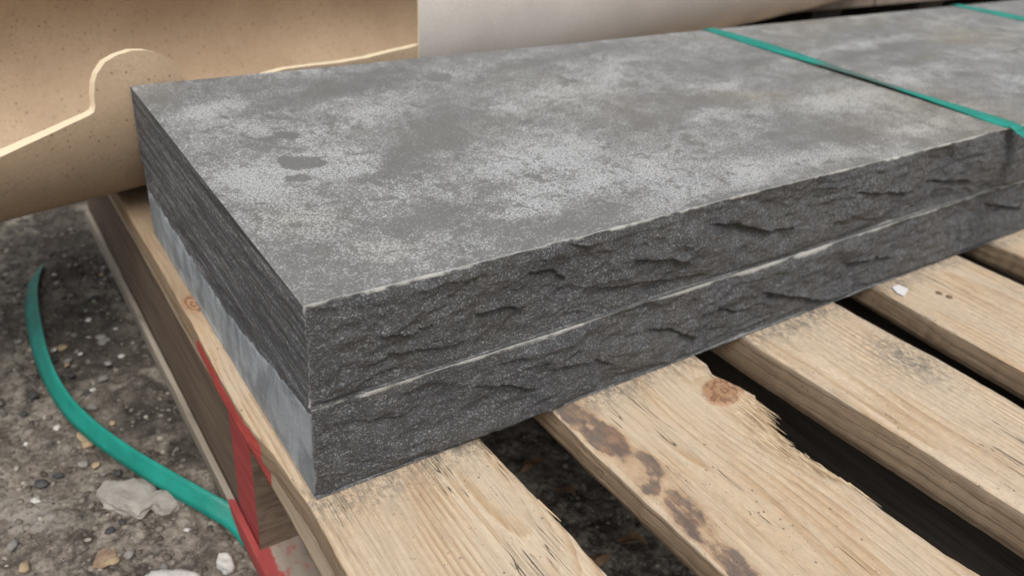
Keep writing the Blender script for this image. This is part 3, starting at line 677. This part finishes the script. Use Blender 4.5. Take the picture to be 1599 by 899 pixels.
# ------------------------------------------------------------------ straps
STRAP = mat_strap()
def ribbon(name, pts, wid, thick, widvecs, dirt_and_shade=None, sub=12):
    """pts: list of centres, widvecs: unit vectors across the ribbon"""
    P = np.array(pts, float); Wv = np.array(widvecs, float)
    n = len(P); t = np.arange(n); tt = np.linspace(0, n - 1, (n - 1) * sub + 1)
    def cr(A):
        out = []
        for q in tt:
            i = min(int(q), n - 2); f = q - i
            a, b, c_, d = A[max(i - 1, 0)], A[i], A[i + 1], A[min(i + 2, n - 1)]
            out.append(0.5 * ((2 * b) + (-a + c_) * f + (2 * a - 5 * b + 4 * c_ - d) * f * f + (-a + 3 * b - 3 * c_ + d) * f ** 3))
        return np.array(out)
    C_ = cr(P); V = cr(Wv); V /= np.linalg.norm(V, axis=1)[:, None]
    Tn = np.gradient(C_, axis=0); Tn /= np.linalg.norm(Tn, axis=1)[:, None] + 1e-12
    N = np.cross(Tn, V); N /= np.linalg.norm(N, axis=1)[:, None] + 1e-12
    D = np.zeros(len(tt)) if dirt_and_shade is None else np.interp(tt, t, dirt_and_shade)
    sec = [(-.5, -.5), (-.5, .5), (-.25, .5), (0, .5), (.25, .5), (.5, .5), (.5, -.5), (0, -.5), (-.5, -.5)]
    G = np.stack([C_ + V * wid * a + N * thick * b for a, b in sec], 1)
    mb = MB(); mb.grid(G, 0, False, dirt=np.repeat(D[:, None], len(sec), 1)); return mb.build(name, STRAP, None, smooth=False)
WS = 0.0155
def wrap(xb, xf, dirt_and_shade, label, lift=0.0012):
    ex = 0.0035
    w = (1, 0, 0); h = WS / 2
    path = [((xb + h) + .018, W + 0.006, -0.19), ((xb + h) + .016, W + 0.005, -0.10), ((xb + h), W + 0.0035, -0.010), ((xb + h), W + 0.0028, -0.002), ((xb + h), W - 0.001, 0.0016)]
    wv = [w] * 5
    for i, t in enumerate(np.linspace(0.03, 0.97, 9)):
        x = xb + (xf - xb) * t + h; y = W * (1 - t)
        path.append((x, y, 0.0012 + lift * math.sin(math.pi * t))); tw = 0.16 * math.sin(t * 7.5)
        wv.append((1, 0.08, tw))
    g_ = (xf - xb) / W
    path += [(xf + h, 0.0005, 0.0016), (xf + h + g_ * .004, -0.004, 0.0004), (xf + h + g_ * .03, -0.03, -0.0075), (xf + h + g_ * .25, -0.25, -0.062), (xf + h + g_ * .5, -0.515, -0.118), (xf + h + g_ * .51, -0.523, -0.135), (xf + h + g_ * .51, -0.524, -0.25)]
    wv += [w] * 7
    o = ribbon('packing_strap', path, WS, 0.0009, wv, [0, 0, 0, 0, 0] + dirt_and_shade + [0] * 7)
    return tag(o, label, 'strap', 'teal packing straps')
wrap(0.599, 0.6306, [0, .1, .1, .25, .95, .95, .2, .1, .15], 'teal packing strap nearest the camera, tied across the stone slabs, with a dirty grey stretch')
wrap(1.103, 1.185, [.1] * 9, 'teal packing strap farther away, crossing the slabs at the top right corner')
gp = [(60, 420, -.287), (52, 440, -.284), (49, 468, -.281), (54, 510, -.278), (68, 565, -.277), (97, 622, -.275), (140, 668, -.274), (200, 712, -.272), (262, 750, -.271), (325, 786, -.274)]
gpts = [on(a, b, 2, c_) for a, b, c_ in gp] + [on(362, 808, 2, -.2800), np.array([0.004, 0.128, -0.2876]), np.array([0.03, 0.125, -0.2876])]
wvs = [(.8, .3, .5), (.9, .2, .6), (0.9, .1, .7), (0.9, 0, .7), (0.7, 0, .8), (.6, .1, .9), (.6, .15, 1), (.5, .2, 1), (.55, .3, 1), (.55, .35, .9), (.55, .45, .7), (.5, .7, .3), (.3, 1, .1)]
tag(ribbon('packing_strap', gpts, 0.0170, 0.0009, wvs, [.62, .56, .5, .46, .42] + [.34] * 8), 'loose teal strap end curling in an arc over the gravel beside the pallet', 'strap', 'teal packing straps')  # dirt mask also paints in the shade towards the far end

# ------------------------------------------------------------------ cut pipe and grey sleeve behind the slabs
TH = R_(13); AX = np.array([math.cos(TH), math.sin(TH), 0]); NF = np.array([math.sin(TH), -math.cos(TH), 0]); UPV = np.array([0, 0, 1.0])
RP = 0.100; PC = np.array([0.0, 0.4389, -0.0184])
def cyl_hit(px, py, R):
    d = ray(px, py); d = d / np.linalg.norm(d); o = CAM - PC
    dp = d - AX * (d @ AX); op = o - AX * (o @ AX)
    a = dp @ dp; b = 2 * dp @ op; c = op @ op - R * R; disc = max(b * b - 4 * a * c, 0)
    t = (-b - math.sqrt(disc)) / (2 * a); p = CAM + d * t - PC
    return p @ AX, math.atan2(p @ UPV, p @ NF)
rim_px = [(-60, 268), (0, 245), (50, 222), (100, 199), (138, 182), (147, 176), (149, 168), (147, 150), (148, 130), (152, 116), (164, 98), (184, 86), (205, 79), (228, 79), (246, 83), (262, 90), (275, 98), (283, 112), (290, 127), (296, 150)]
PH1 = R_(6)
def flap_hit(px, py):                            # the front wall runs straight up above PH1 instead of curling over
    s_, p_ = cyl_hit(px, py, RP)
    n1 = math.cos(PH1) * NF + math.sin(PH1) * UPV; t1_ = -math.sin(PH1) * NF + math.cos(PH1) * UPV
    d = ray(px, py); k = (RP - (CAM - PC) @ n1) / (d @ n1); p = CAM + d * k - PC
    if p @ t1_ > 0: return p @ AX, PH1 + (p @ t1_) / RP
    return s_, p_
rim = [flap_hit(a, b) for a, b in rim_px]
rr = []
for s_, p_ in rim:
    if rr and s_ <= rr[-1][0] + 0.0004: s_ = rr[-1][0] + 0.0004
    rr.append((s_, p_))
tail = [flap_hit(a, b) for a, b in [(400, 122), (450, 107), (533, 98), (575, 91), (600, 84), (650, 72)]]
rr += [(rr[-1][0] + 0.02, tail[0][1])] + tail + [(1.0, tail[-1][1] + 0.05)]
rs = np.array([a for a, b in rr]); rp = np.array([b for a, b in rr])
ss = np.unique(np.concatenate([np.linspace(-0.75, -0.25, 30), np.linspace(-0.25, 0.2, 420), np.linspace(0.2, 0.47, 80), rs[rs < 0.47]]))
PH = np.interp(ss, rs, rp) + 0.006 * fbm(ss * 60, ss * 0, 0, 3, 3)
back = -R_(245)
def shell(name, ss, phi_a, phi_b, R, th, mat, rip=None, nph=110, cutattr=True):
    u = np.linspace(0, 1, nph) ** 1.3
    S, U = np.meshgrid(ss, u, indexing='ij')
    P = phi_a[:, None] * (1 - U) + phi_b[:, None] * U
    if rip is not None:
        S = S + (np.interp(P, EDGE_PHI, EDGE_S) - s_l) * sstep(s_r, s_l, S)
    def pts(r):
        rad = r + (0 if rip is None else rip(S, P))
        return PC + (0 if rip is None else 0.016 * sstep(s_l, s_l + 0.5, S)[..., None] * np.array([0.0, 0.05, 1.0])) + S[..., None] * AX + (rad * np.cos(P))[..., None] * NF + (rad * np.sin(P))[..., None] * UPV
    if rip is None:
        base_pts = pts
        def pts(r):
            q = base_pts(r); k = P > PH1
            n1 = math.cos(PH1) * NF + math.sin(PH1) * UPV; t1_ = -math.sin(PH1) * NF + math.cos(PH1) * UPV
            alt = PC + S[..., None] * AX + r * n1 + (R * (P - PH1))[..., None] * t1_
            return np.where(k[..., None], alt, q)
    O = pts(R); I = pts(R - th); b = MB()
    b.grid(O, 0, False, cut=0); b.grid(I, 0, True, cut=0)
    for k, fl in ((0, True), (-1, False)):
        E = np.stack([O[:, k], (O[:, k] + I[:, k]) / 2 + 0.0, I[:, k]], 1); b.grid(E, 0, fl, cut=1.0)
        E = np.stack([O[k], I[k]], 1); b.grid(E, 0, not fl, cut=1.0)
    return b.build(name, mat)
PIPE = mat_board_pipe('speckled tan pipe', (0.38, 0.275, 0.18), (0.48, 0.36, 0.245), 0.7)
tag(shell('cut_pipe', ss, PH, np.full_like(ss, back), RP, 0.0085, PIPE), 'tan speckled half-open tube with a round tab on its rim, behind the slabs', 'tube')
s_l, _ = cyl_hit(655, 45, RP + 0.0035); s_r, _ = cyl_hit(1335, 18, RP + 0.0035)
_e = [cyl_hit(655 - 0.0006 * (py - 45) ** 2, py, RP + 0.0035) for py in (88, 70, 45, 20, 0, -15)]
EDGE_PHI = np.array([e[1] for e in _e] + [_e[-1][1] + 0.5]); EDGE_S = np.array([e[0] for e in _e] + [_e[-1][0] + 0.22])
s2 = np.concatenate([np.linspace(s_l, s_r - 0.12, 60), np.linspace(s_r - 0.12, s_r, 60)[1:]])
def rip(S, P):
    k = sstep(s_r - 0.13, s_r, S)
    return -0.004 * k * (1 + np.sin(P * 9 + 2.2 * np.sin(P * 3) + S * 20)) - 0.004 * k * np.abs(np.sin(P * 17 + S * 40)) - 0.0006 * (1 + fbm(S * 12, P * 2, 0, 4, 2))
GREY = mat_board_pipe('greyish sleeve', (0.40, 0.365, 0.335), (0.47, 0.43, 0.395), 0.15, 0.6)
tag(shell('grey_sleeve', s2, np.full_like(s2, R_(180)), np.full_like(s2, -R_(179.9)), RP + 0.0035, 0.0016, GREY, rip, 200), 'smooth greyish wrapped roll with a crumpled right end, behind the middle of the slabs', 'roll')

# ------------------------------------------------------------------ things far behind at the top right
BACKW = mat_rock('brown stone', (0.22, 0.17, 0.135), (0.30, 0.245, 0.20), 30)
far = empty('stone_pack', (1.45, 0.95, Z_GROUND))
tag(far, 'strapped pack of brownish stone blocks in the background at the top right', 'stone pack')
def rough_box(name, x0, x1, y0, y1, z0, z1, mat, parent, seed, rough=0.002):
    return box_part(name, x0, x1, y0, y1, z0, z1, mat, 24, None, seed, parent, rough)
for i in range(5):
    for j in range(3):
        rough_box('stone_block', 1.02 + i * 0.27, 1.285 + i * 0.27, 0.74, 1.5, Z_GROUND + 0.173 + j * 0.095, Z_GROUND + 0.265 + j * 0.095, BACKW, far, i * 3 + j)
for i in range(4):
    rough_box('timber', 1.04 + i * 0.40, 1.14 + i * 0.40, 0.80, 1.5, Z_GROUND - 0.002, Z_GROUND + 0.171, BLACKW, far, 60 + i)
rough_box('timber', 1.0, 2.36, 1.51, 1.60, Z_GROUND - 0.002, Z_GROUND + 0.30, BLACKW, far, 66)  # dark backing added behind the blocks so the gap below reads black
# ------------------------------------------------------------------ ground litter
def rock_mesh(name, seed, sub=2, flat=0.7, sharp=0.25):
    import bmesh
    bm = bmesh.new(); bmesh.ops.create_icosphere(bm, subdivisions=sub, radius=1.0)
    for v_ in bm.verts:
        p = np.array(v_.co); k = 1 + sharp * float(fbm(p[0] * 1.3 + seed, p[1] * 1.3, p[2] * 1.3, seed, 3)) + 0.06 * float(noise(p[0] * 5, p[1] * 5, p[2] * 5, seed))
        v_.co = Vector((p[0] * k, p[1] * k, p[2] * k * flat))
    me = bpy.data.meshes.new(name); bm.to_mesh(me); bm.free(); return me
# gravel, thousands of small pebbles in one mesh
PEB = mat_pebbles()
bases = []
for s in range(6):
    me = rock_mesh('tmp', s + 20, 1, 0.7, 0.4)
    V = np.array([v_.co[:] for v_ in me.vertices]); Fc = np.array([p.vertices[:] for p in me.polygons]); bases.append((V, Fc)); bpy.data.meshes.remove(me)
r2 = np.random.RandomState(3); vs = []; fs = []; tone = []; n0 = 0
for i in range(15000):
    if i < 10000: x = r2.uniform(-0.42, 0.03); y = r2.uniform(0.0, 0.9)
    else: x = r2.uniform(0.0, 0.5); y = r2.uniform(-0.15, 0.35)
    sz = 0.0008 + 0.0034 * r2.rand() ** 5
    V, Fc = bases[i % 6]; a = r2.rand() * 6.28; ca, sa = math.cos(a), math.sin(a)
    Q = V * sz * np.array([1, r2.uniform(.6, 1), r2.uniform(.5, .9)]); Q = np.stack([Q[:, 0] * ca - Q[:, 1] * sa, Q[:, 0] * sa + Q[:, 1] * ca, Q[:, 2]], 1)
    vs.append((x, y, sz * 0.12) + Q); fs.append(Fc + n0); n0 += len(V)
    tone.append(np.full(len(V), np.clip(r2.choice([0.08, 0.2, 0.35, 0.5, 0.95], p=[.2, .35, .25, .13, .07]) + r2.normal(0, .05), 0, 1)))
V = np.concatenate(vs); V[:, 2] += np.repeat(np.minimum(ground_z(*np.array([v_[:, :2].mean(0) for v_ in vs]).T), Z_GROUND + .004), [len(v_) for v_ in vs])
Fc = np.concatenate(fs)
me = bpy.data.meshes.new('gravel'); me.vertices.add(len(V)); me.vertices.foreach_set('co', V.astype(np.float32).ravel())
me.loops.add(len(Fc) * 3); me.loops.foreach_set('vertex_index', Fc.astype(np.int32).ravel()); me.polygons.add(len(Fc)); me.polygons.foreach_set('loop_start', np.arange(len(Fc), dtype=np.int32) * 3)
at = me.attributes.new('tone', 'FLOAT', 'POINT'); at.data.foreach_set('value', np.concatenate(tone).astype(np.float32)); me.update(calc_edges=True)
tag(link('gravel', me, PEB), kind='stuff')

WHITE = mat_rock('whitish stone', (0.50, 0.485, 0.46), (0.62, 0.60, 0.57)); MIDR = mat_rock('grey stone', (0.20, 0.19, 0.175), (0.31, 0.295, 0.27)); DARKR = mat_rock('dark stone', (0.05, 0.05, 0.052), (0.095, 0.092, 0.09))
TANR = mat_rock('tan litter', (0.36, 0.27, 0.165), (0.46, 0.36, 0.235)); CONC = mat_rock('mortar lump', (0.27, 0.25, 0.225), (0.36, 0.335, 0.30), 50)
def rock(name, px, py, size, mat, label, cat, seed, rot=0.0, group=None, up=0.4, flat=0.6, sub=3, sharp=0.6):
    c = on(px, py, 2, Z_GROUND + 0.001)
    me = rock_mesh(name, seed, sub, flat, sharp); me.transform(Matrix.Diagonal((size[0], size[1], size[2] / 0.6, 1)))
    o = link(name, me, mat); o.rotation_euler = (0, 0, rot); o.location = (c[0], c[1], c[2] + size[2] * up)
    for p in me.polygons: p.use_smooth = cat == 'stone'
    return tag(o, label, cat, group)
rock('mortar_lump', 205, 780, (0.0165, 0.025, 0.0075), CONC, 'flat grey mortar lump on the dirt just below the loose strap', 'mortar lump', 3, 0.6, 'mortar lumps beside the strap', sharp=0.55)
rock('mortar_lump', 262, 790, (0.010, 0.014, 0.0085), CONC, 'smaller grey mortar lump touching the right side of the flat one', 'mortar lump', 9, 1.0, 'mortar lumps beside the strap', sharp=0.5)
rock('stone', 352, 884, (0.0062, 0.0080, 0.0075), WHITE, 'pale upright stone at the bottom edge, left of the red pallet corner', 'stone', 5, 0.2, 'whitish stones on the ground')
rock('stone', 432, 893, (0.0055, 0.0075, 0.0085), WHITE, 'small white stone right at the red pallet corner', 'stone', 6, 0.9, 'whitish stones on the ground')
rock('stone', 270, 905, (0.018, 0.007, 0.005), WHITE, 'long whitish stone lying at the bottom edge of the photo', 'stone', 7, -0.6, 'whitish stones on the ground')
rock('stone', 90, 668, (0.0028, 0.0028, 0.002), WHITE, 'tiny white pebble above the tan flake, left of the strap', 'stone', 8, 0, 'whitish stones on the ground')
rock('stone', 55, 783, (0.0036, 0.003, 0.002), WHITE, 'white pebble to the left of the mortar lump', 'stone', 12, 0, 'whitish stones on the ground')
rock('flake', 138, 682, (0.0075, 0.011, 0.0012), TANR, 'thin tan flake lying left of the teal strap', 'flake', 10, 0.3, sharp=0.6)
rock('bark_chip', 165, 868, (0.0065, 0.011, 0.0016), mat_rock('brown bark', (0.22, 0.15, 0.10), (0.32, 0.235, 0.165)), 'flat brown bark chip near the bottom left of the ground', 'bark chip', 11, -0.5, sharp=0.6)
k = 0
for mat, nm, cnt in ((MIDR, 'grey', 26), (DARKR, 'dark', 20), (TANR, 'tan', 8), (WHITE, 'whitish', 14)):
    for i in range(cnt):
        k += 1; px = r2.uniform(5, 400); py = r2.uniform(380, 895)
        if px > 60 + (py - 330) * 0.52 : px *= 0.5
        s = r2.uniform(0.0025, 0.0055) * (0.7 if nm == 'whitish' else 1.0)
        rock('stone', px, py, (s, s * r2.uniform(.6, 1), s * 0.45), mat, 'small %s stone lying loose in the dirt left of the pallet' % nm, 'stone', 100 + k % 9, r2.rand() * 6, 'small %s stones in the dirt' % nm, up=0.2, sub=2)
# dry leaves and chips down in the gap
LEAF = mat_rock('dry leaf', (0.16, 0.095, 0.055), (0.26, 0.17, 0.10))
for i, (px, py, s) in enumerate([(985, 850, .012), (1010, 815, .010), (880, 770, .011), (960, 700, .010), (930, 880, .012), (830, 730, .012)]):
    c = on(px, py, 2, Z_GROUND + 0.004); a = r2.rand() * 6; v = []; f = []; n = 9
    for j in range(n):
        t = j / (n - 1); w = s * 0.42 * math.sin(math.pi * t) ** 0.7 + 0.0002
        for q in (-1, 0, 1): v.append((c[0] + math.cos(a) * s * 2 * (t - .5) - math.sin(a) * w * q, c[1] + math.sin(a) * s * 2 * (t - .5) + math.cos(a) * w * q, c[2] + 0.004 + 0.004 * abs(q) * math.sin(3 * t + i) + 0.003 * math.sin(5 * t)))
    for j in range(n - 1):
        for q in range(2): f.append((j * 3 + q, j * 3 + q + 1, j * 3 + q + 4, j * 3 + q + 3))
    o = pymesh('dry_leaf', v, f, LEAF); md = o.modifiers.new('thickness', 'SOLIDIFY'); md.thickness = 0.0004
    tag(o, 'dry brown leaf on the dark ground seen between the pallet boards', 'leaf', 'dry leaves under the pallet')
